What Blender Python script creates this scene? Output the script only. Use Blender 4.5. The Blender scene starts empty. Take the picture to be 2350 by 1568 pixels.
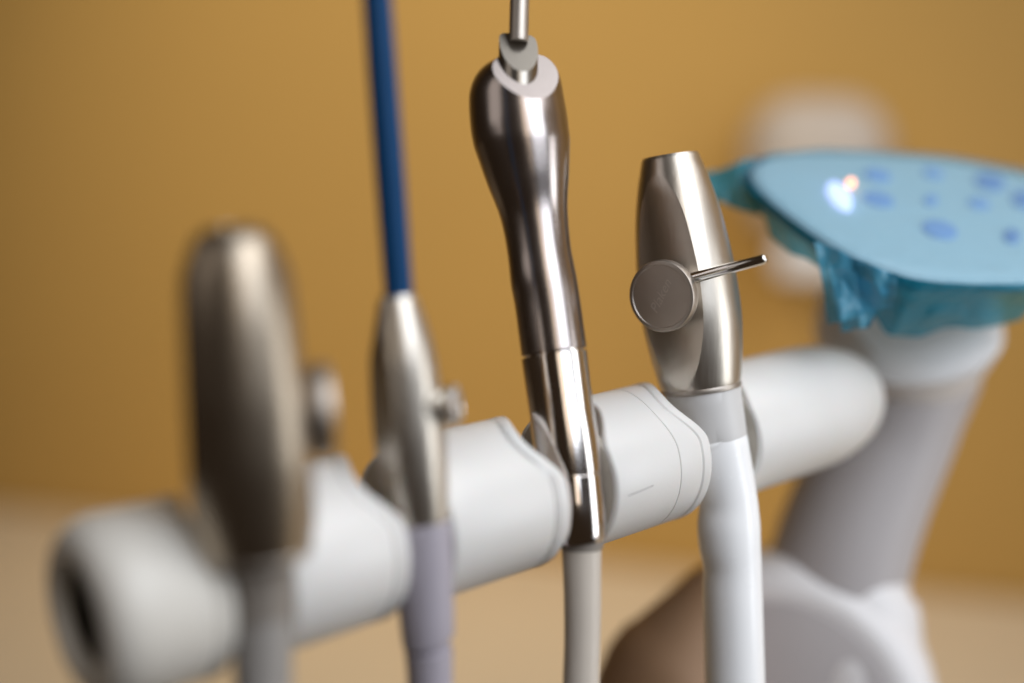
import bpy, bmesh, math, random
import numpy as np
from mathutils import Vector, Matrix, noise
random.seed(7)
SC = 0.01                       # everything below is written in centimetres
BAR_H = 90.0                    # height of the holder bar above the floor

# ---------------------------------------------------------------- camera frame
FD = 2937.0; PCX, PCY = 1175.0, 784.0      # focal length and centre in units of a 2350 wide view
PITCH = math.radians(12.6); HEAD = math.radians(49.1)
F = Vector((math.cos(HEAD)*math.cos(PITCH), math.sin(HEAD)*math.cos(PITCH), -math.sin(PITCH)))
R = Vector((math.sin(HEAD), -math.cos(HEAD), 0)); U = R.cross(F)
FH = Vector((math.cos(HEAD), math.sin(HEAD), 0)); UP = Vector((0, 0, 1))
CAM = -26.5*(F + (1377-PCX)/FD*R - (1073-PCY)/FD*U)       # bar axis = world X axis at z = 0 (plus BAR_H)

sc = bpy.context.scene
cd = bpy.data.cameras.new('camera'); co = bpy.data.objects.new('camera', cd); sc.collection.objects.link(co)
co.matrix_world = Matrix.Translation((CAM+UP*BAR_H)*SC) @ Matrix((R, U, -F)).transposed().to_4x4()
cd.sensor_width = 36; cd.lens = 45; cd.clip_start = 0.01; cd.clip_end = 50
cd.dof.use_dof = True; cd.dof.focus_distance = 0.261; cd.dof.aperture_fstop = 2.8
sc.camera = co

w = bpy.data.worlds.new('World'); sc.world = w; w.use_nodes = True
bg = w.node_tree.nodes['Background']; bg.inputs[0].default_value = (0.30, 0.19, 0.11, 1); bg.inputs[1].default_value = 0.09
sc.view_settings.view_transform = 'Standard'; sc.view_settings.look = 'None'; sc.view_settings.exposure = 0.0

def area(name, pos, target, sx, sy, power, col):
    l = bpy.data.lights.new(name, 'AREA'); l.shape = 'RECTANGLE'; l.size = sx*SC; l.size_y = sy*SC
    l.energy = power; l.color = col
    o = bpy.data.objects.new(name, l); sc.collection.objects.link(o)
    p = (pos+UP*BAR_H)*SC; t = (target+UP*BAR_H)*SC
    o.location = p; o.rotation_euler = (t-p).to_track_quat('-Z', 'Y').to_euler()
    return o
back = -FH
# window to the right behind the photographer, ceiling panel overhead, warm spot added to brighten the wall
def azim(deg): a = math.radians(deg); return back*math.cos(a)+R*math.sin(a)
def level(azm, dist, z0, z1, wdt, power, col, name):
    c = azim(azm)*dist; a = Vector((c.x, c.y, (z0+z1)/2))
    area(name, a, Vector((0, 0, a.z*.3)), wdt, z1-z0, power, col)
level(40, 54, 18, 74, 42, 3.2, (0.83, 0.90, 1.0), 'window_light')
level(12, 60, 19, 60, 15, 0.35, (1.0, 0.84, 0.66), 'curtain_light')
level(-62, 55, 15, 50, 30, 0.24, (1.0, 0.92, 0.86), 'side_fill_light')  # soft panel added at the left for grey reflections in the steel
level(92, 62, -18, 66, 62, 0.32, (1.0, 0.66, 0.34), 'warm_bounce_fill')  # added lamp in place of ochre bounce from an unseen side wall
level(74, 44, -12, 14, 14, 0.5, (0.90, 0.95, 1.0), 'low_right_fill_light')  # unseen lamp added to brighten the right hose
area('ceiling_light', CAM + FH*14 + R*56 + UP*78, Vector((2, 0, 0)), 84, 80, 5.2, (0.95, 0.97, 1.0))
def spot(name, pos, target, power, col, deg, blend):
    l = bpy.data.lights.new(name, 'SPOT'); l.energy = power; l.color = col; l.spot_size = math.radians(deg); l.spot_blend = blend; l.shadow_soft_size = .08
    o = bpy.data.objects.new(name, l); sc.collection.objects.link(o)
    p = (pos+UP*BAR_H)*SC; t = (target+UP*BAR_H)*SC
    o.location = p; o.rotation_euler = (t-p).to_track_quat('-Z', 'Y').to_euler()

def ray(dx, dy): return F + (dx-PCX)/FD*R - (dy-PCY)/FD*U
def at_depth(dx, dy, z): return CAM + ray(dx, dy)*z
def on_plane(dx, dy, p0, n):
    d = ray(dx, dy); return CAM + d*((p0-CAM).dot(n)/d.dot(n))
def depth(p): return (p-CAM).dot(F)

# ---------------------------------------------------------------- materials
def mat(name, base, rough=.5, metal=0., **k):
    m = bpy.data.materials.new(name); m.use_nodes = True; nt = m.node_tree; b = nt.nodes['Principled BSDF']
    b.inputs['Base Color'].default_value = (*base, 1); b.inputs['Roughness'].default_value = rough; b.inputs['Metallic'].default_value = metal
    for a, v in k.items():
        if a in b.inputs: b.inputs[a].default_value = v
    return m
def vary(m, scale=4., amt=.12, rough_amt=.1, bump=0., bscale=60., stretch=None):
    """subtle procedural wear: colour and gloss mottling plus fine relief, in object space (metres)"""
    nt = m.node_tree; N = nt.nodes; L = nt.links; b = N['Principled BSDF']
    tc = N.new('ShaderNodeTexCoord'); mp = N.new('ShaderNodeMapping'); L.new(tc.outputs['Object'], mp.inputs[0])
    s = stretch or (1, 1, 1); mp.inputs['Scale'].default_value = tuple(100*x for x in s)
    n1 = N.new('ShaderNodeTexNoise'); n1.inputs['Scale'].default_value = scale; n1.inputs['Detail'].default_value = 5; L.new(mp.outputs[0], n1.inputs[0])
    base = b.inputs['Base Color'].default_value[:]
    mx = N.new('ShaderNodeMix'); mx.data_type = 'RGBA'
    mx.inputs[6].default_value = tuple(c*(1-amt) for c in base[:3])+(1,); mx.inputs[7].default_value = tuple(min(1, c*(1+amt)) for c in base[:3])+(1,)
    L.new(n1.outputs[0], mx.inputs[0]); L.new(mx.outputs[2], b.inputs['Base Color'])
    r = b.inputs['Roughness'].default_value
    mr = N.new('ShaderNodeMapRange'); mr.inputs[3].default_value = max(.02, r-rough_amt); mr.inputs[4].default_value = min(1, r+rough_amt)
    n2 = N.new('ShaderNodeTexNoise'); n2.inputs['Scale'].default_value = scale*2.3; n2.inputs['Detail'].default_value = 6; L.new(mp.outputs[0], n2.inputs[0])
    L.new(n2.outputs[0], mr.inputs[0]); L.new(mr.outputs[0], b.inputs['Roughness'])
    if bump:
        n3 = N.new('ShaderNodeTexNoise'); n3.inputs['Scale'].default_value = bscale; n3.inputs['Detail'].default_value = 3; L.new(mp.outputs[0], n3.inputs[0])
        bp = N.new('ShaderNodeBump'); bp.inputs['Strength'].default_value = bump; bp.inputs['Distance'].default_value = .0002
        L.new(n3.outputs[0], bp.inputs['Height']); L.new(bp.outputs[0], b.inputs['Normal'])
    return m
M = {}
M['white'] = vary(mat('white_plastic', (.75, .735, .71), .4, **{'Subsurface Weight': .08, 'Subsurface Scale': .004}), .45, .05, .09, .08, 14)
M['dimmed'] = vary(mat('warm_dimmed_plastic', (.70, .665, .60), .42), .4, .05, .06)  # warmer, dimmer light at the left end put into the colour
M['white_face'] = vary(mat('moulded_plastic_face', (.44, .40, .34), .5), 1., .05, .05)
M['satin'] = vary(mat('brushed_steel', (.64, .59, .52), .36, 1.), 2, .05, .05, .12, 10, (3, 3, .25))
M['bronze'] = vary(mat('dull_bronze_steel', (.40, .335, .26), .36, 1.), 2, .05, .05, .12, 10, (3, 3, .25))
M['satin_face'] = vary(mat('blasted_steel', (.50, .45, .40), .46, 1.), 2, .05, .04, .1, 30)
M['chrome'] = vary(mat('polished_dark_steel', (.45, .40, .38), .24, 1.), .8, .04, .04)
M['chrome_rod'] = vary(mat('polished_steel', (.75, .73, .70), .14, 1.), 1, .04, .04)
M['grey_plastic'] = vary(mat('grey_plastic', (.66, .65, .64), .42), 1, .04, .06)
M['lilac_plastic'] = vary(mat('lilac_grey_plastic', (.40, .37, .42), .45), 1, .04, .06)
M['tan_plastic'] = vary(mat('taupe_plastic', (.26, .23, .20), .5), 1, .06, .06)
M['hose_grey'] = vary(mat('grey_hose', (.30, .28, .26), .5), .6, .03, .08)
M['mirror'] = vary(mat('mirror_steel', (.74, .69, .66), .13, 1.), .8, .03, .02)
M['nut_steel'] = vary(mat('dull_steel', (.34, .31, .27), .3, 1.), .8, .04, .04)
M['hose_white'] = vary(mat('white_hose', (.97, .98, .99), .25), .6, .03, .08)
M['hose_beige'] = vary(mat('beige_hose', (.56, .50, .43), .36), .6, .04, .08)
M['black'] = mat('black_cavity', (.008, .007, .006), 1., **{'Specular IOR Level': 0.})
M['blue'] = vary(mat('blue_vinyl', (.001, .05, .15), .55, **{'Specular IOR Level': .25}), .6, .1, .08)
M['wall'] = vary(mat('ochre_wall_paint', (.50, .292, .074), .8), .06, .04, .05, .25, 4)
M['counter'] = vary(mat('beige_laminate', (.80, .66, .46), .5), .12, .06, .08)
M['arm'] = vary(mat('cream_enamel', (.78, .76, .76), .4), .3, .03, .06)
M['brown'] = vary(mat('brown_shade', (.32, .19, .105), .65), .4, .1, .05)
M['arm_grey'] = vary(mat('grey_shaded_enamel', (.46, .43, .43), .45), .3, .03, .06)  # cover's own grey; on the column, shade put into the colour
M['panel'] = vary(mat('panel_plastic', (.62, .72, .74), .35), .6, .03, .06)
M['button'] = mat('blue_button', (.26, .42, .78), .4)
M['dark_button'] = mat('navy_button', (.16, .29, .62), .4)
M['scratch'] = mat('grey_scratch', (.32, .30, .29), .7)
M['engrave'] = mat('engraved_mark', (.62, .56, .50), .55, .8)
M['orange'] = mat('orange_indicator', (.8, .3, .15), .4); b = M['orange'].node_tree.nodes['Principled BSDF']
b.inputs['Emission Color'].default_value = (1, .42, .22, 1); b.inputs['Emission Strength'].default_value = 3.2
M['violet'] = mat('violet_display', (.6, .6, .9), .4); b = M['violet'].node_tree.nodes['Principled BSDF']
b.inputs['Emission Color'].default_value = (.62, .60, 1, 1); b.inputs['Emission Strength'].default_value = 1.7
M['dispenser'] = vary(mat('pale_wall_unit', (.50, .43, .37), .6), .2, .03, .05)
# blue barrier film: tinted, partly see-through, glossy
fm = bpy.data.materials.new('blue_barrier_film'); fm.use_nodes = True; N = fm.node_tree.nodes; L = fm.node_tree.links
pb = N['Principled BSDF']; pb.inputs['Base Color'].default_value = (.36, .57, .70, 1); pb.inputs['Roughness'].default_value = .25
tr = N.new('ShaderNodeBsdfTransparent'); tr.inputs[0].default_value = (.76, .90, .97, 1)
ms = N.new('ShaderNodeMixShader'); ms.inputs[0].default_value = .30
L.new(tr.outputs[0], ms.inputs[1]); L.new(pb.outputs[0], ms.inputs[2]); L.new(ms.outputs[0], N['Material Output'].inputs[0])
tc = N.new('ShaderNodeTexCoord'); nn = N.new('ShaderNodeTexNoise'); nn.inputs['Scale'].default_value = 95; nn.inputs['Detail'].default_value = 3; nn.inputs['Distortion'].default_value = 1.2
bp = N.new('ShaderNodeBump'); bp.inputs['Strength'].default_value = .6; bp.inputs['Distance'].default_value = .0022
L.new(tc.outputs['Object'], nn.inputs[0]); L.new(nn.outputs[0], bp.inputs['Height']); L.new(bp.outputs[0], pb.inputs['Normal'])
M['film'] = fm
f3 = fm.copy(); f3.name = 'loose_glossy_film'; f3.node_tree.nodes['Principled BSDF'].inputs['Roughness'].default_value = .1; M['film3'] = f3
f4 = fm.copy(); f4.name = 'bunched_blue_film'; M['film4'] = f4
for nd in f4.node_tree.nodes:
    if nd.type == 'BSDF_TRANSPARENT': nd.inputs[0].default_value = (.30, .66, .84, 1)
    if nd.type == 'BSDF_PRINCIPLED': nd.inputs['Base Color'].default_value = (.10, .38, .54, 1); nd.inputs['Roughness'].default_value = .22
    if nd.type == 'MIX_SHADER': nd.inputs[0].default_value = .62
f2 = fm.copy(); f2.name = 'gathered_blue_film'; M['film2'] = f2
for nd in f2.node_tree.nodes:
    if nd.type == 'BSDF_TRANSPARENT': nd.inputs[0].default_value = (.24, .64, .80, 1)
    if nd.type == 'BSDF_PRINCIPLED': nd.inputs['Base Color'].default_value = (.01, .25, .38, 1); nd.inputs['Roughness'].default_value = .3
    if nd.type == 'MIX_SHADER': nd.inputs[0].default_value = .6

# ---------------------------------------------------------------- object helpers
ORG = {}
def thing(name, loc, label, cat, group=None):
    o = bpy.data.objects.new(name, None); sc.collection.objects.link(o); o.empty_display_size = .01
    o.location = (loc+UP*BAR_H)*SC; ORG[o.name] = Vector(loc)
    o['label'] = label; o['category'] = cat
    if group: o['group'] = group
    return o
def tag(o, label, cat): o['label'] = label; o['category'] = cat; return o
def obj(name, verts, faces, m, parent=None, sharp=40, bm=None):
    me = bpy.data.meshes.new(name)
    org = Vector((0, 0, -BAR_H))
    if parent is not None: org = ORG[parent.name]
    if bm is not None:
        for v in bm.verts: v.co = (v.co-org)*SC
        bm.normal_update(); bm.to_mesh(me); bm.free()
    else:
        me.from_pydata([((Vector(v)-org)*SC)[:] for v in verts], [], faces)
    me.materials.append(m); me.polygons.foreach_set('use_smooth', [True]*len(me.polygons))
    me.set_sharp_from_angle(angle=math.radians(sharp)); me.update()
    o = bpy.data.objects.new(name, me); sc.collection.objects.link(o)
    if parent is not None: o.parent = parent; ORG[o.name] = org
    return o
def frame(d):
    d = d.normalized(); a = Vector((0, 0, 1)) if abs(d.z) < .9 else Vector((0, 1, 0))
    x = a.cross(d).normalized(); return x, d.cross(x).normalized(), d
def lathe(st, seg=72, axis=None, closed=True, wob=None):
    """st: list of (centre, radius); returns verts, faces"""
    V = []; Fc = []; n = len(st)
    for i, (c, r) in enumerate(st):
        if axis is not None: d = axis
        else:
            a = st[max(0, i-1)][0]; b_ = st[min(n-1, i+1)][0]; d = b_-a
            if d.length < 1e-6: d = Vector((0, 0, -1))
        d = d.normalized()
        x = (R - d*R.dot(d)).normalized(); y = d.cross(x)
        for k in range(seg):
            t = 2*math.pi*k/seg; rr = r*(1+(wob(i, t) if wob else 0))
            V.append(c + x*rr*math.cos(t) + y*rr*math.sin(t))
    for i in range(n-1):
        for k in range(seg):
            k2 = (k+1) % seg; Fc.append((i*seg+k, i*seg+k2, (i+1)*seg+k2, (i+1)*seg+k))
    if closed:
        Fc.append(tuple(range(seg-1, -1, -1))); Fc.append(tuple((n-1)*seg+k for k in range(seg)))
    return V, Fc
def smooth_st(pts, step=.12):
    """Catmull-Rom through (centre, radius) stations"""
    out = []
    P = [pts[0]]+list(pts)+[pts[-1]]
    for i in range(1, len(P)-2):
        p0, p1, p2, p3 = P[i-1], P[i], P[i+1], P[i+2]
        n = max(2, int((p2[0]-p1[0]).length/step))
        for j in range(n):
            t = j/n
            f = lambda a, b_, c, d: .5*((2*b_)+(c-a)*t+(2*a-5*b_+4*c-d)*t*t+(3*b_-a-3*c+d)*t**3)
            out.append((f(p0[0], p1[0], p2[0], p3[0]), f(p0[1], p1[1], p2[1], p3[1])))
    out.append(P[-2]); return out
def lean(deg): a = math.radians(deg); return FH*math.cos(a)-UP*math.sin(a)
LEAN = lean(9)
def px_st(rows, p0, n=None):
    """rows of (x_left, x_right, y) measured on the photograph -> stations on the vertical plane through p0"""
    out = []; n = n or LEAN
    for xl, xr, y in rows:
        c = on_plane((xl+xr)/2, y, p0, n); out.append((c, (xr-xl)/2*depth(c)/FD*.985))
    return out
def cyl(p, q, r0, r1=None, seg=48, bev=.03):
    r1 = r0 if r1 is None else r1; d = (q-p); L_ = d.length; d = d/L_; bev = min(bev, L_*.4, r0*.6, r1*.6)
    st = [(p, r0-bev), (p+d*bev*.3, r0-bev*.3), (p+d*bev, r0), (q-d*bev, r1), (q-d*bev*.3, r1-bev*.3), (q, r1-bev)]
    return lathe(st, seg, d)
def merge(*vf):
    V = []; Fc = []
    for v, f in vf:
        o = len(V); V += list(v); Fc += [tuple(i+o for i in g) for g in f]
    return V, Fc
def bmesh_of(V, Fc):
    bm = bmesh.new(); vs = [bm.verts.new(v) for v in V]
    for f in Fc: bm.faces.new([vs[i] for i in f])
    return bm
def cut(bm, p, n):
    g = bm.verts[:]+bm.edges[:]+bm.faces[:]
    r = bmesh.ops.bisect_plane(bm, geom=g, plane_co=p, plane_no=n, clear_outer=True)
    ed = [e for e in r['geom_cut'] if isinstance(e, bmesh.types.BMEdge)]
    bmesh.ops.holes_fill(bm, edges=ed, sides=0)

# ---------------------------------------------------------------- wall and counter
CZ = -27.0                                                # counter top, cm relative to the bar
def on_z(dx, dy, z): d = ray(dx, dy); return CAM + d*((z-CAM.z)/d.z)
wa, wb = on_z(0, 1160, CZ), on_z(2350, 1375, CZ)
wd = (wb-wa).normalized(); wn = Vector((wd.y, -wd.x, 0)); wn = wn if wn.dot(FH) < 0 else -wn   # wall normal, towards the room
def slab(p0, p1, z0, z1, th):
    """upright slab from p0 to p1, thickness away from the room"""
    V = []
    for off in (0, -th):
        for p in (p0, p1):
            for z in (z0, z1): V.append(Vector((p.x, p.y, 0))+wn*off+UP*z)
    return V, [(0, 2, 3, 1), (4, 5, 7, 6), (0, 1, 5, 4), (2, 6, 7, 3), (1, 3, 7, 5), (0, 4, 6, 2)]
W0, W1 = wa-wd*150, wb+wd*150
V, Fc = slab(W0, W1, CZ-63, 160, 8); wall = obj('wall', V, Fc, M['wall']); wall['kind'] = 'structure'
def boxv(c, ax, ay, az, hx, hy, hz, bev=0., seg=3):
    bm = bmesh.new(); bmesh.ops.create_cube(bm, size=2)
    for v in bm.verts: v.co = Vector((v.co.x*hx, v.co.y*hy, v.co.z*hz))
    if bev: bmesh.ops.bevel(bm, geom=bm.edges[:]+bm.verts[:], offset=bev, segments=seg, profile=.5, affect='EDGES')
    for v in bm.verts: v.co = c + ax*v.co.x + ay*v.co.y + az*v.co.z
    return bm
mid = (wa+wb)/2; mid = Vector((mid.x, mid.y, CZ))
co_ = boxv(mid+wn*30.3+UP*-2, wd, wn, UP, 190, 30, 2, .4)
counter = obj('counter', 0, 0, M['counter'], bm=co_); counter['kind'] = 'structure'
# added spot: bright wall centre with edges falling off like lens vignetting
wc = on_plane(980, 430, wa, wn)
spot('wall_falloff_spot', wc + wn*75 + UP*55, wc, 19, (1.0, .90, .72), 60, 1.0)

# pale unit on the wall
dc = on_plane(1875, 370, wa, wn); ddep = depth(dc)
hx = 150*ddep/FD; hz = 150*ddep/FD
t = thing('wall_dispenser', dc+wn*5-UP*hz, 'pale cream rounded unit on the ochre wall behind the blue covered panel', 'dispenser')
obj('casing', 0, 0, M['dispenser'], t, bm=boxv(dc+wn*5, wd, wn, UP, hx, 4.6, hz, 3.0, 8))
obj('outlet', 0, 0, M['arm'], t, bm=boxv(dc+wn*6-UP*(hz+1.), wd, wn, UP, hx*.5, 2.5, 1.2, .6, 3))

# ---------------------------------------------------------------- holder bar
BR = 1.5
def smoothstep(a, b_, x): x = max(0, min(1, (x-a)/(b_-a))); return x*x*(3-2*x)
def notch(th, cen, half):
    d = (th-cen+math.pi) % (2*math.pi)-math.pi
    if d < 0: half = half*1.3
    d = abs(d)
    return math.cos(min(1, d/half)*math.pi/2)**1.6 if d < half else 0.
def segment(XL, XR, nl, nr, left='open', right='open', grooves=()):
    """one white collar of the bar; th is the angle from the top towards the camera"""
    seg = 144
    cen, half = math.radians(29), math.radians(38)
    rings = []      # (x position flag, s, radius, inset, notch factor)
    Lm = XR-XL
    # left end from centre outwards
    if left == 'open':
        for r_, ins, nf in ((.02, .08, 0), (.5, .08, .25), (1.0, .08, .8), (1.38, .08, 1), (1.39, .02, 1), (1.38, 0, 1), (1.43, 0, 1), (1.465, .012, 1), (1.49, .04, 1), (1.5, .08, 1)):
            rings.append(('L', ins, r_, nf))
    elif left == 'cap':
        for r_, ins in ((.02, .9), (.85, .9), (.86, .15), (.89, .04), (.93, 0), (1.05, 0), (1.14, .015), (1.22, .04), (1.30, .09), (1.37, .16), (1.43, .26), (1.465, .35), (1.49, .45), (1.5, .56)):
            rings.append(('L', ins, r_, 0))
    for g in grooves:
        for dx, dr in ((-.05, 0), (-.02, -.004), (0, -.03), (.02, -.004), (.05, 0)):
            rings.append(('G', g+dx, 1.5+dr, 0))
    nmid = 8
    a0 = max([r[1] for r in rings if r[0] == 'G'], default=None)
    if right == 'open':
        for ins, r_ in ((.36, 1.5), (.33, 1.49), (.29, 1.468), (.25, 1.50), (.12, 1.512), (.05, 1.505), (.02, 1.485), (0, 1.45), (0, 1.36), (.03, 1.34)):
            rings.append(('R', ins, r_, 1))
        for r_, nf, q_ in ((1.1, 1, .1), (.8, .95, .16), (.5, .7, .25), (.25, .3, .34), (.02, 0, .4)): rings.append(('R', q_, r_, nf))
    else:
        n = 14
        for i in range(n+1):
            a = math.pi/2*i/n; rings.append(('R', 2.6*(1-math.sin(a)), max(.02, 1.5*math.cos(a)**.75) if i < n else .02, 0))
    V = []; Fc = []
    for kind, q, r_, nf in rings:
        for k in range(seg):
            th = 2*math.pi*k/seg
            e = notch(th, cen, half); el = notch(th, math.radians(2), math.radians(52))
            # small chamfer under the back of each collar
            lo = notch(th, math.radians(205), math.radians(38))*.45
            if kind == 'L': x = XL+q+nf*(nl*el)
            elif kind == 'R': x = XR-q-nf*(nr*e+lo*(nr > 0))
            else:
                s = (q-XL)/Lm; x = q-.55*s*(nr*e) if s > .5 else q+.3*nl*el
            V.append(Vector((x, -r_*math.sin(th), r_*math.cos(th))))
    for i in range(len(rings)-1):
        for k in range(seg):
            k2 = (k+1) % seg; Fc.append((i*seg+k, (i+1)*seg+k, (i+1)*seg+k2, i*seg+k2))
    Fc.append(tuple(range(seg))); Fc.append(tuple((len(rings)-1)*seg+k for k in range(seg-1, -1, -1)))
    return V, Fc
holder = thing('instrument_holder', Vector((8.5, 0, -1.5)), 'white plastic rail of round collars with slots that hold four dental handpieces', 'instrument holder')
SEGS = [(-11.15, -9.22, 0, .26, 'cap', 'open', ()), (-8.2, -5.95, .6, .48, 'open', 'open', ()),
        (-5.0, -2.25, .6, .48, 'open', 'open', (-2.62,)), (-1.0, 1.8, .6, .48, 'open', 'open', (.83,)), (3.42, 9.3, .3, 0, 'open', 'dome', ())]
for i, s in enumerate(SEGS):
    V, Fc = segment(*s[:4], left=s[4], right=s[5], grooves=s[6])
    o = obj('collar', V, Fc, M['white'], holder, 32)
    if i == 0: o['label'] = 'yellowed rounded end collar with a black hole, warm dim light put into its colour'; o.data.materials[0] = M['dimmed']
    if s[4] == 'open':      # moulded ring and rib inside the left face of each collar
        x = s[0]+.09; rb = []
        for a in (math.radians(96), math.radians(84)):
            pass
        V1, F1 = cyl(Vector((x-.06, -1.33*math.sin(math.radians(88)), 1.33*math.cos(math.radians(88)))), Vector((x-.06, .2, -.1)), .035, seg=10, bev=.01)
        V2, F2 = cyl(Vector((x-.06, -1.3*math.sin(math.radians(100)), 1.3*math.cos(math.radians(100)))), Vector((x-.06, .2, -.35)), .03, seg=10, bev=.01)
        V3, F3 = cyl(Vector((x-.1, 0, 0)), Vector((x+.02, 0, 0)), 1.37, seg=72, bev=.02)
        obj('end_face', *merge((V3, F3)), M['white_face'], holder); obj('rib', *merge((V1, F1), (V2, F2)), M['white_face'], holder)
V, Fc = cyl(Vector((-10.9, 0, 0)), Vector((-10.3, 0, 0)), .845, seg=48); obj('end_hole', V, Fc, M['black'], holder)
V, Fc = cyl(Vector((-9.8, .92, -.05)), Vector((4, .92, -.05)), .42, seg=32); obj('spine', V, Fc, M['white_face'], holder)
# hairline scratch on the fourth collar
th0 = math.radians(100); a = on_plane(1425, 1122, Vector((0, -1.49, 0)), Vector((0, 1, 0)))
sv = []
for x, th in ((-.72, 92.0), (-.35, 91.2), (.0, 90.0)):
    th = math.radians(th)
    for dth in (-.006, .006): sv.append(Vector((x, -1.5035*math.sin(th+dth), 1.5035*math.cos(th+dth))))
V = []; Fc = []
obj('scratch', sv, [(0, 1, 3, 2), (2, 3, 5, 4)], M['scratch'], holder)

# ---------------------------------------------------------------- suction valves (two alike)
VPROF = [(0, .58), (.012, .615), (.03, .64), (.14, .79), (.27, .92), (.46, 1.03), (.58, 1.065), (.71, 1.065), (.84, 1.0), (.93, .93), (.985, .88), (1.0, .86)]
def valve_body(top, bot, facets, prof=VPROF, scale=1.):
    st = smooth_st([(top.lerp(bot, t_), r_*scale) for t_, r_ in prof], .08)
    ax = (bot-top)
    # socket in the top
    u = ax.normalized()
    st = [(top+u*.9, prof[0][1]*.5), (top+u*.9, prof[0][1]*.74), (top+u*.05, prof[0][1]*.76), (top, prof[0][1]*.8), (top, prof[0][1]*.95)]+st
    V, Fc = lathe(st, 160, ax); bm = bmesh_of(V, Fc)
    for n, p in facets: cut(bm, p, n)
    return bm
def disc_knob(c, n, r, th):
    """domed-rim knob: c on the body side, n outwards"""
    st = [(c-n*.1, r*.72), (c+n*.0, r*.74), (c+n*th*.25, r*.80), (c+n*th*.45, r*.97), (c+n*th*.55, r), (c+n*(th-.045), r), (c+n*(th-.012), r-.015), (c+n*th, r-.045), (c+n*th, r-.09), (c+n*(th-.012), r-.1), (c+n*(th-.012), .02)]
    return lathe(st, 96, n)
def build_valve(p0, top_px, bot_px, knob_dir, label, hose_rows, conn_rows, two, lever, msat, mconn, mhose, coll):
    ln = lean(coll)
    top = on_plane(*top_px, p0, ln); bot = on_plane(*bot_px, p0, ln); ax = (bot-top).normalized()
    n = (knob_dir-ax*knob_dir.dot(ax)).normalized()
    hoses = px_st(hose_rows, p0)
    t = thing('suction_valve', hoses[-1][0], label, 'suction valve', 'metal suction valves in the holder')
    nf = (n - ax*.035).normalized()
    fac = [(nf, top.lerp(bot, .55)+n*(.86 if two else .80))]
    if two: fac.append(((-n-ax*.035).normalized(), top.lerp(bot, .55)-n*.88))
    obj('body', 0, 0, msat, t, 28, valve_body(top, bot, fac, ([(0, .36), (.012, .47), (.03, .57), (.07, .67)]+VPROF[3:]) if two else VPROF))
    kc = top.lerp(bot, .585)+n*.78
    k = obj('knob', *disc_knob(kc, n, .745, .5), M['satin_face'], t, 35)
    h = n.cross(ax).normalized(); h = h if h.dot(R) > 0 else -h
    if lever:
        s_ = kc+n*.24+h*.6-ax*.28; e_ = kc+n*.24+h*2.30-ax*.50
        V, Fc = lathe([(s_, .115), (s_.lerp(e_, .5), .11), (s_.lerp(e_, .965), .10), (s_.lerp(e_, .985), .075), (e_, .03)], 32)
        obj('lever', V, Fc, M['chrome_rod'], t)
    # base ring
    r_ = .862; V, Fc = lathe([(bot-ax*.02, r_-.05), (bot+ax*.0, r_), (bot+ax*.05, r_+.012), (bot+ax*.10, r_), (bot+ax*.12, r_-.06)], 96, ax)
    obj('base_ring', V, Fc, M['satin_face'], t)
    obj('connector', *lathe(px_st(conn_rows, p0, ln), 96), mconn, t)
    hs = smooth_st(hoses, .15)
    obj('hose', *lathe(hs, 64, wob=lambda i, a: .012*noise.noise(Vector((math.cos(a), math.sin(a), i*.12)))), mhose, t)
    return t, kc, n, ax, h
# right valve, near focus
pT4 = Vector((2.62, -.78, 0))
dirn = back*math.cos(math.radians(33))-R*math.sin(math.radians(33))
t4, kc, kn, kax, kh = build_valve(pT4, (1537, 357), (1608, 884), dirn,
    'satin metal suction valve with round flat knob and thin lever, on a bright white hose',
    [(1560, 1708, 996), (1553, 1714, 1006), (1562, 1718, 1014), (1567, 1721, 1035), (1582, 1728, 1080), (1596, 1735, 1125), (1603, 1740, 1162), (1599, 1744, 1200), (1603, 1746, 1250), (1614, 1748, 1300), (1613, 1749, 1345), (1613, 1751, 1400), (1616, 1754, 1500), (1618, 1756, 1600), (1620, 1757, 1750), (1622, 1757, 1950)],
    [(1530, 1694, 888), (1524, 1700, 892), (1523, 1701, 898), (1532, 1704, 925), (1545, 1711, 970), (1556, 1716, 1005), (1560, 1715, 1008), (1570, 1700, 1012)],
    False, True, M['satin'], M['grey_plastic'], M['hose_white'], 9)
# faint maker's script engraved on the knob face
tx = bpy.data.curves.new('engraving', 'FONT'); tx.body = 'Plaken'; tx.size = .29*SC; tx.extrude = .0; tx.shear = .3; tx.align_x = 'CENTER'; tx.align_y = 'CENTER'
to = bpy.data.objects.new('tmp', tx); sc.collection.objects.link(to)
dg = bpy.context.evaluated_depsgraph_get(); me = bpy.data.meshes.new_from_object(to.evaluated_get(dg)); bpy.data.objects.remove(to)
xd = (kh*math.cos(math.radians(54)) - kax*math.sin(math.radians(54))).normalized(); yd = kn.cross(xd).normalized()
cc = kc+kn*.4925
vs = [cc + xd*(v.co.x/SC) + yd*(v.co.y/SC) for v in me.vertices]
obj('engraving', vs, [tuple(p.vertices) for p in me.polygons], M['engrave'], t4)
# left valve, strongly out of focus
pT1 = Vector((-8.85, -1.2, 0))
build_valve(pT1, (534, 522), (588, 1252), R*.97+FH*.22,
    'leftmost metal suction valve, large and strongly blurred, on a grey hose',
    [(533, 672, 1400), (535, 672, 1480), (536, 672, 1568), (538, 672, 1700), (540, 674, 2000)],
    [(516, 676, 1258), (512, 678, 1262), (512, 678, 1290), (518, 676, 1300), (524, 675, 1340), (528, 674, 1420), (532, 673, 1440)],
    True, False, M['bronze'], M['tan_plastic'], M['hose_grey'], 2)

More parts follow.
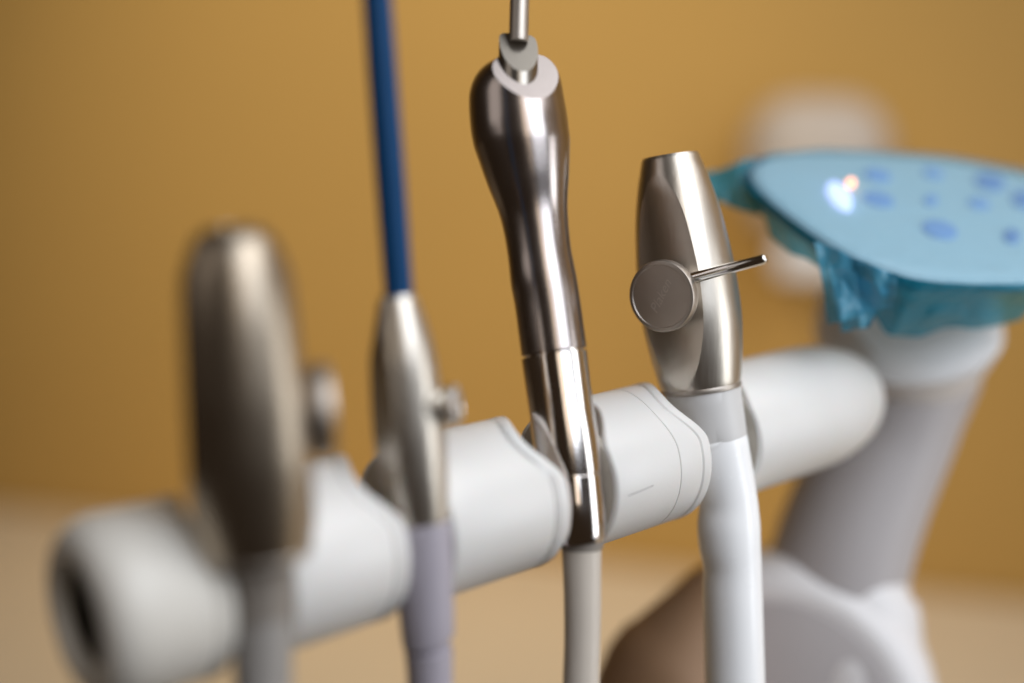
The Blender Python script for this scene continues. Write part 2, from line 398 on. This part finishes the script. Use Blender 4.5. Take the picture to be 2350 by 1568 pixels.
# ---------------------------------------------------------------- saliva ejector valve with blue tube
LEAN = lean(5)
pT2 = Vector((-5.48, -1.1, 0))
rows = [(872, 952, 678), (868, 958, 690), (856, 984, 760), (848, 999, 820), (848, 1009, 880), (851, 1018, 950), (857, 1025, 1010), (868, 1029, 1080), (884, 1031, 1140), (898, 1031, 1193)]
st = px_st(rows, pT2); ax2 = (st[-1][0]-st[0][0]).normalized()
ej = thing('ejector_valve', on_plane(993, 2000, pT2, LEAN), 'slim tapered metal saliva ejector valve with a small side button, gripping the blue tube', 'ejector valve')
ss = smooth_st(st, .08); bm = bmesh_of(*lathe(ss, 128, ax2))
fn = (back*math.cos(math.radians(52))-R*math.sin(math.radians(52))); fn = (fn-ax2*fn.dot(ax2)).normalized()
c0 = on_plane(935, 900, pT2, LEAN)
cut(bm, c0+fn*.50, (fn-ax2*.03).normalized())
fn2 = (back*.25+R*.97); fn2 = (fn2-ax2*fn2.dot(ax2)).normalized()
cut(bm, on_plane(940, 935, pT2, LEAN)+fn2*.56, fn2)
obj('body', 0, 0, M['satin'], ej, 28, bm)
kc2 = on_plane(945, 935, pT2, LEAN)+fn2*.5
obj('button', *disc_knob(kc2, fn2, .36, .32), M['chrome_rod'], ej)
obj('connector', *lathe(px_st([(905, 1030, 1190), (901, 1034, 1194), (900, 1036, 1215), (908, 1039, 1300), (914, 1043, 1400), (920, 1044, 1455), (923, 1043, 1472), (940, 1034, 1475), (942, 1032, 1487), (940, 1034, 1489)], pT2), 80), M['lilac_plastic'], ej)
obj('hose', *lathe(smooth_st(px_st([(928, 1040, 1489), (929, 1040, 1500), (933, 1040, 1540), (935, 1040, 1600), (936, 1042, 1800), (937, 1044, 2000)], pT2), .2), 64), M['lilac_plastic'], ej)
ts = px_st([(893, 948, 760), (888, 943, 678), (866, 924, 400), (851, 909, 200), (837, 894, 0), (822, 880, -200), (806, 866, -420)], pT2)
ts = [(c, r_*1.2) for c, r_ in ts]
tube = thing('suction_tube', ts[0][0], 'straight dark blue plastic suction tube rising out of the slim metal valve', 'suction tube')
V, Fc = lathe(smooth_st(ts, .3), 48); obj('tube', V, Fc, M['blue'], tube)
V, Fc = lathe([(ts[-1][0], .20), (ts[-1][0]+UP*.02, .27), (ts[-1][0]+UP*.5, .27), (ts[-1][0]+UP*.62, .16)], 40); obj('tip', V, Fc, M['blue'], tube)

# ---------------------------------------------------------------- air and water syringe
pT3 = Vector((-1.62, -.92, 0))
LEAN = lean(17)
sy = thing('dental_syringe', on_plane(1330, 2000, pT3, LEAN), 'polished dark metal air water syringe with waisted handle and thin nozzle, in the middle slot', 'dental syringe')
WS = 1.05
rows = [(1160, 1216, 128), (1122, 1247, 141), (1100, 1263, 156), (1086, 1277, 178), (1079, 1286, 205), (1079, 1292, 240), (1083, 1300, 287), (1090, 1304, 322), (1096, 1306, 340), (1120, 1304, 410), (1145, 1301, 475), (1157, 1303, 520), (1167, 1309, 580), (1174, 1321, 643), (1184, 1330, 700), (1198, 1345, 808)]
st = px_st(rows, pT3); st = [(c, q*WS) for c, q in st]; ax3 = (st[-1][0]-st[4][0]).normalized()
bm = bmesh_of(*lathe(smooth_st(st, .06), 160, ax3))
tn = (UP*.78+back*.62+R*.26).normalized()
cut(bm, on_plane(1186, 196, pT3, LEAN)+tn*.52, tn)
obj('handle', 0, 0, M['chrome'], sy, 25, bm)
st = px_st([(1205, 1338, 809), (1206, 1338, 813), (1198, 1346, 815), (1198, 1346, 818), (1217, 1361, 947), (1225, 1372, 1010), (1239, 1381, 1088), (1243, 1379, 1090), (1243, 1379, 1093), (1243, 1381, 1095), (1252, 1387, 1170), (1260, 1391, 1240), (1266, 1389, 1247)], pT3); st = [(c, q*WS) for c, q in st]
obj('sleeve', *lathe(st, 160, ax3), M['mirror'], sy, 30)
# nut and nozzle
a_, b__ = on_plane(1187, 222, pT3, LEAN), on_plane(1190, 84, pT3, LEAN); an = (b__-a_).normalized()
rn = 47*depth(a_)/FD
a_ = a_ + back*.38; b__ = b__ + back*.38
bm = bmesh_of(*lathe([(a_-an*.3, rn*.98), (a_.lerp(b__, .5), rn*.96), (b__-an*.1, rn*.94), (b__+an*.02, rn*.92), (b__+an*.08, rn*.8), (b__+an*.1, rn*.4)], 72, an))
cut(bm, b__-an*.16, (UP*.74+back*.66+R*.20).normalized())
obj('nut', 0, 0, M['nut_steel'], sy, 28, bm)
q0 = b__-an*.1; q1 = on_plane(1194, -60, pT3, LEAN)+back*.36
V, Fc = lathe([(q0, .19), (q0.lerp(q1, .5), .19), (q1, .185), (q1+an*1.5, .18), (q1+an*1.56, .06)], 40); obj('nozzle', V, Fc, M['satin_face'], sy)
st = smooth_st(px_st([(1285, 1384, 1236), (1288, 1381, 1262), (1292, 1380, 1330), (1294, 1380, 1400), (1294, 1378, 1480), (1291, 1376, 1568), (1287, 1374, 1700), (1280, 1370, 2000)], pT3), .15)
obj('hose', *lathe(st, 64), M['hose_beige'], sy)
V, Fc = lathe([(st[0][0], .36), (st[0][0]-UP*.02, .42), (st[1][0]-UP*.06, .43), (st[1][0]-UP*.1, .40)], 48); obj('hose_collar', V, Fc, M['tan_plastic'], sy)

# ---------------------------------------------------------------- support arm behind: column and drum joint
def dst(rows, z0, zz=None):
    out = []
    for i, (xl, xr, y) in enumerate(rows):
        z = z0 if zz is None else zz[i]
        c = at_depth((xl+xr)/2, y, z); out.append((c, (xr-xl)/2*z/FD))
    return out
arm = thing('support_arm', at_depth(1850, 1900, 35), 'cream enamelled arm with conical column and round drum joint, carrying the control panel', 'support arm')
st = dst([(1935, 2262, 690), (1880, 2290, 720), (1872, 2290, 760), (1895, 2268, 810), (1915, 2250, 834)], 0, [34, 34.6, 35, 35.3, 35.5])
obj('neck', *lathe(st, 96), M['arm'], arm)
st = dst([(1915, 2246, 838), (1912, 2243, 850), (1900, 2215, 920), (1890, 2185, 1000), (1845, 2145, 1100), (1800, 2110, 1200), (1770, 2085, 1290), (1750, 2060, 1400), (1740, 2050, 1500)], 35.6)
obj('column', *lathe(smooth_st(st, .3), 96), M['arm_grey'], arm)
dcx = at_depth(1775, 1650, 34.0); dn = (back*.93-R*.28+UP*.22).normalized(); DR = 365*34./FD
prof = [(3.4, DR*.80), (3.3, DR*.93), (2.9, DR*.985), (2.3, DR), (1.3, DR), (.8, DR*.985), (.42, DR*.95), (.15, DR*.89), (.04, DR*.83), (0, DR*.77), (.02, DR*.75), (.2, .02)]
st = [(dcx-dn*a_, r_) for a_, r_ in prof]
obj('drum_joint', *lathe(st, 128, dn), M['arm'], arm)
V, Fc = cyl(dcx-dn*.30, dcx+dn*.03, DR*.745, seg=96, bev=.08); obj('drum_cover', V, Fc, M['arm_grey'], arm)
V, Fc = lathe(smooth_st(dst([(1660, 1690, 1265), (1600, 1735, 1320), (1530, 1745, 1400), (1440, 1750, 1495), (1365, 1750, 1590), (1300, 1750, 1900)], 33.5), .3), 96)  # added form: shade on the drum's left side put into brown colour
o = obj('drum_shade_form', V, Fc, M['brown'], arm); o['label'] = 'dark brown form standing in for the shaded side of the drum joint'
# shoulder between the drum and the column
V, Fc = lathe(smooth_st(dst([(1990, 2080, 1262), (1880, 2102, 1320), (1830, 2110, 1400), (1800, 2112, 1500), (1790, 2104, 1620)], 35.2), .3), 64); obj('shoulder', V, Fc, M['arm'], arm)

# ---------------------------------------------------------------- control panel under blue barrier film
cn = R*.2+U*.80-F*.57; cn.normalize()
A0 = at_depth(2065, 628, 28.5)
def onp(x, y, off=0.): return on_plane(x, y, A0, cn)+cn*off
outl = [(1722, 374), (1760, 356), (1830, 347), (1930, 346), (2050, 352), (2160, 360), (2280, 380), (2400, 410), (2500, 460), (2530, 540), (2480, 615), (2400, 645), (2250, 650), (2130, 642), (2050, 624), (1960, 592), (1880, 545), (1805, 492), (1745, 440), (1716, 402)]
def crom(P, n):
    out = []; m_ = len(P)
    for i in range(m_):
        p0, p1, p2, p3 = P[i-1], P[i], P[(i+1) % m_], P[(i+2) % m_]
        for j in range(n):
            t_ = j/n; out.append(.5*((2*p1)+(p2-p0)*t_+(2*p0-5*p1+4*p2-p3)*t_*t_+(3*p1-p0-3*p2+p3)*t_**3))
    return out
OL = crom([onp(*p) for p in outl], 8); NO = len(OL); OC = sum(OL, Vector())/NO
def shell(levels):
    V = []; Fc = []
    for s_, off in levels:
        for p in OL: V.append(OC+(p-OC)*s_+cn*off)
    for i in range(len(levels)-1):
        for k in range(NO):
            k2 = (k+1) % NO; Fc.append((i*NO+k, (i+1)*NO+k, (i+1)*NO+k2, i*NO+k2))
    Fc.append(tuple(range(NO))); Fc.append(tuple((len(levels)-1)*NO+k for k in range(NO-1, -1, -1)))
    return V, Fc
pan = thing('control_panel', OC-cn*3.2, 'oval touch control panel with blue buttons, wrapped in blue film, right of the instruments', 'control panel')
obj('housing', *shell([(.90, 0), (.945, -.03), (.965, -.12), (.955, -.28), (.90, -.55), (.78, -.85), (.62, -1.15), (.5, -1.6)]), M['panel'], pan)
def oval(x, y, rx, ry, rot, m, name, off=.0, th=.07):
    """raised oval: rx, ry as sizes in the 2350 view"""
    c = onp(x, y, off); V = []; n = 24
    for lev, s_ in ((0, 1), (th, .96), (th+.02, .8)):
        for k in range(n):
            a = 2*math.pi*k/n; dx = rx*math.cos(a)*s_; dy = ry*math.sin(a)*s_
            V.append(onp(x+dx*math.cos(rot)-dy*math.sin(rot), y+dx*math.sin(rot)+dy*math.cos(rot), off+lev))
    Fc = [(i*n+k, i*n+(k+1) % n, (i+1)*n+(k+1) % n, (i+1)*n+k) for i in range(2) for k in range(n)]+[tuple(2*n+k for k in range(n))]
    obj(name, V, Fc, m, pan)
for x, y, rx, ry, rt, mm in [(2155, 530, 42, 19, .25, 'button'), (2320, 545, 20, 16, .3, 'dark_button'), (2015, 460, 36, 15, .25, 'button'), (2012, 405, 32, 13, .2, 'button'),
                         (2270, 420, 36, 18, .2, 'dark_button'), (2135, 462, 16, 11, 0, 'button'), (2350, 460, 30, 20, .2, 'dark_button'), (2245, 470, 26, 10, .2, 'button'), (2140, 400, 24, 9, .2, 'button'), (2440, 520, 30, 18, .2, 'button')]:
    oval(x, y, rx, ry, rt, M[mm], 'button')
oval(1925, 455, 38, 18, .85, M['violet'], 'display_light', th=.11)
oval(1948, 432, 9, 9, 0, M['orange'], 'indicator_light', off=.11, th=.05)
# film
random.seed(3)
def film_pt(k, s_, off, amp):
    p = OC+(OL[k]-OC)*s_+cn*off
    q = p*.9; w_ = noise.noise(q)*amp + noise.noise(q*2.7)*amp*.5
    return p + cn*w_*(.25 if off > -.1 else 1) + (OL[k]-OC).normalized()*w_*(1 if off < -.1 else 0)
lev = [(s_/12, .14) for s_ in range(1, 12)]+[(.945, .13), (.975, .08), (.998, -.03), (1.01, -.19)]+[(1.01-.012*i, -.15-.15*i) for i in range(1, 11)]
short = [1-.55*smoothstep(.1, .75, -((p-OC).normalized()).dot(R)) for p in OL]
V = [OC+cn*.14]; Fc = []
for i, (s_, off) in enumerate(lev):
    for k in range(NO):
        amp = .04+.16*max(0, s_-.72)/.28*(.5+.5*math.sin(k*.11+1)) if off > -.1 else .07+.10*min(1, -off/1.2)
        p = film_pt(k, s_, off if off > -.2 else -.2+(off+.2)*short[k], amp)
        if off < -.2:     # skirt folds and a ragged lower hem
            a = 2*math.pi*k/NO; f = min(1, -off/1.8)
            p += (OL[k]-OC).normalized()*(.10*math.sin(9*a+3*math.sin(2*a))+.05*math.sin(23*a))*f
            p -= cn*(.35*noise.noise(Vector((a*1.7, 3, 0)))+.15*math.sin(5*a))*f
        V.append(p)
Fc += [(0, 1+k, 1+(k+1) % NO) for k in range(NO)]
for i in range(len(lev)-1):
    for k in range(NO):
        k2 = (k+1) % NO; Fc.append((1+i*NO+k, 1+(i+1)*NO+k, 1+(i+1)*NO+k2, 1+i*NO+k2))
film = thing('barrier_film', OC-cn*2.5, 'crinkled translucent blue barrier film draped over the oval control panel', 'barrier film')
ntop = 1+13*NO
cut_i = 14
obj('film_sheet', V[:1+cut_i*NO], [f for f in Fc if max(f) < 1+cut_i*NO], M['film'], film, 60)
o_ = 1+(cut_i-1)*NO
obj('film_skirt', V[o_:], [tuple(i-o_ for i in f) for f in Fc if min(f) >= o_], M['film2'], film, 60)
def crumple(pts, name, amp, seed, nu=26, nv=26):
    """loose film flap: bilinear patch over four corners with folds"""
    a_, b_, c_, d_ = pts; V = []
    for i in range(nu+1):
        for j in range(nv+1):
            u, v = i/nu, j/nv
            p = a_.lerp(b_, u).lerp(d_.lerp(c_, u), v)
            q = Vector((u*2.2, v*1.1, seed))
            w_ = noise.noise(q)+.5*noise.noise(q*2.3)+.35*abs(math.sin(u*7+2*noise.noise(q)))*(.4+v)
            V.append(p - F*amp*w_ + U*amp*.35*noise.noise(q+Vector((9, 2, 1))))
    Fc = [(i*(nv+1)+j, (i+1)*(nv+1)+j, (i+1)*(nv+1)+j+1, i*(nv+1)+j+1) for i in range(nu) for j in range(nv)]
    bm = bmesh_of(V, Fc); return bm
z1 = depth(onp(1960, 600)); zc = lambda x, y, d_=0: at_depth(x, y, depth(onp(max(1716, x), max(380, min(640, y))))-d_)
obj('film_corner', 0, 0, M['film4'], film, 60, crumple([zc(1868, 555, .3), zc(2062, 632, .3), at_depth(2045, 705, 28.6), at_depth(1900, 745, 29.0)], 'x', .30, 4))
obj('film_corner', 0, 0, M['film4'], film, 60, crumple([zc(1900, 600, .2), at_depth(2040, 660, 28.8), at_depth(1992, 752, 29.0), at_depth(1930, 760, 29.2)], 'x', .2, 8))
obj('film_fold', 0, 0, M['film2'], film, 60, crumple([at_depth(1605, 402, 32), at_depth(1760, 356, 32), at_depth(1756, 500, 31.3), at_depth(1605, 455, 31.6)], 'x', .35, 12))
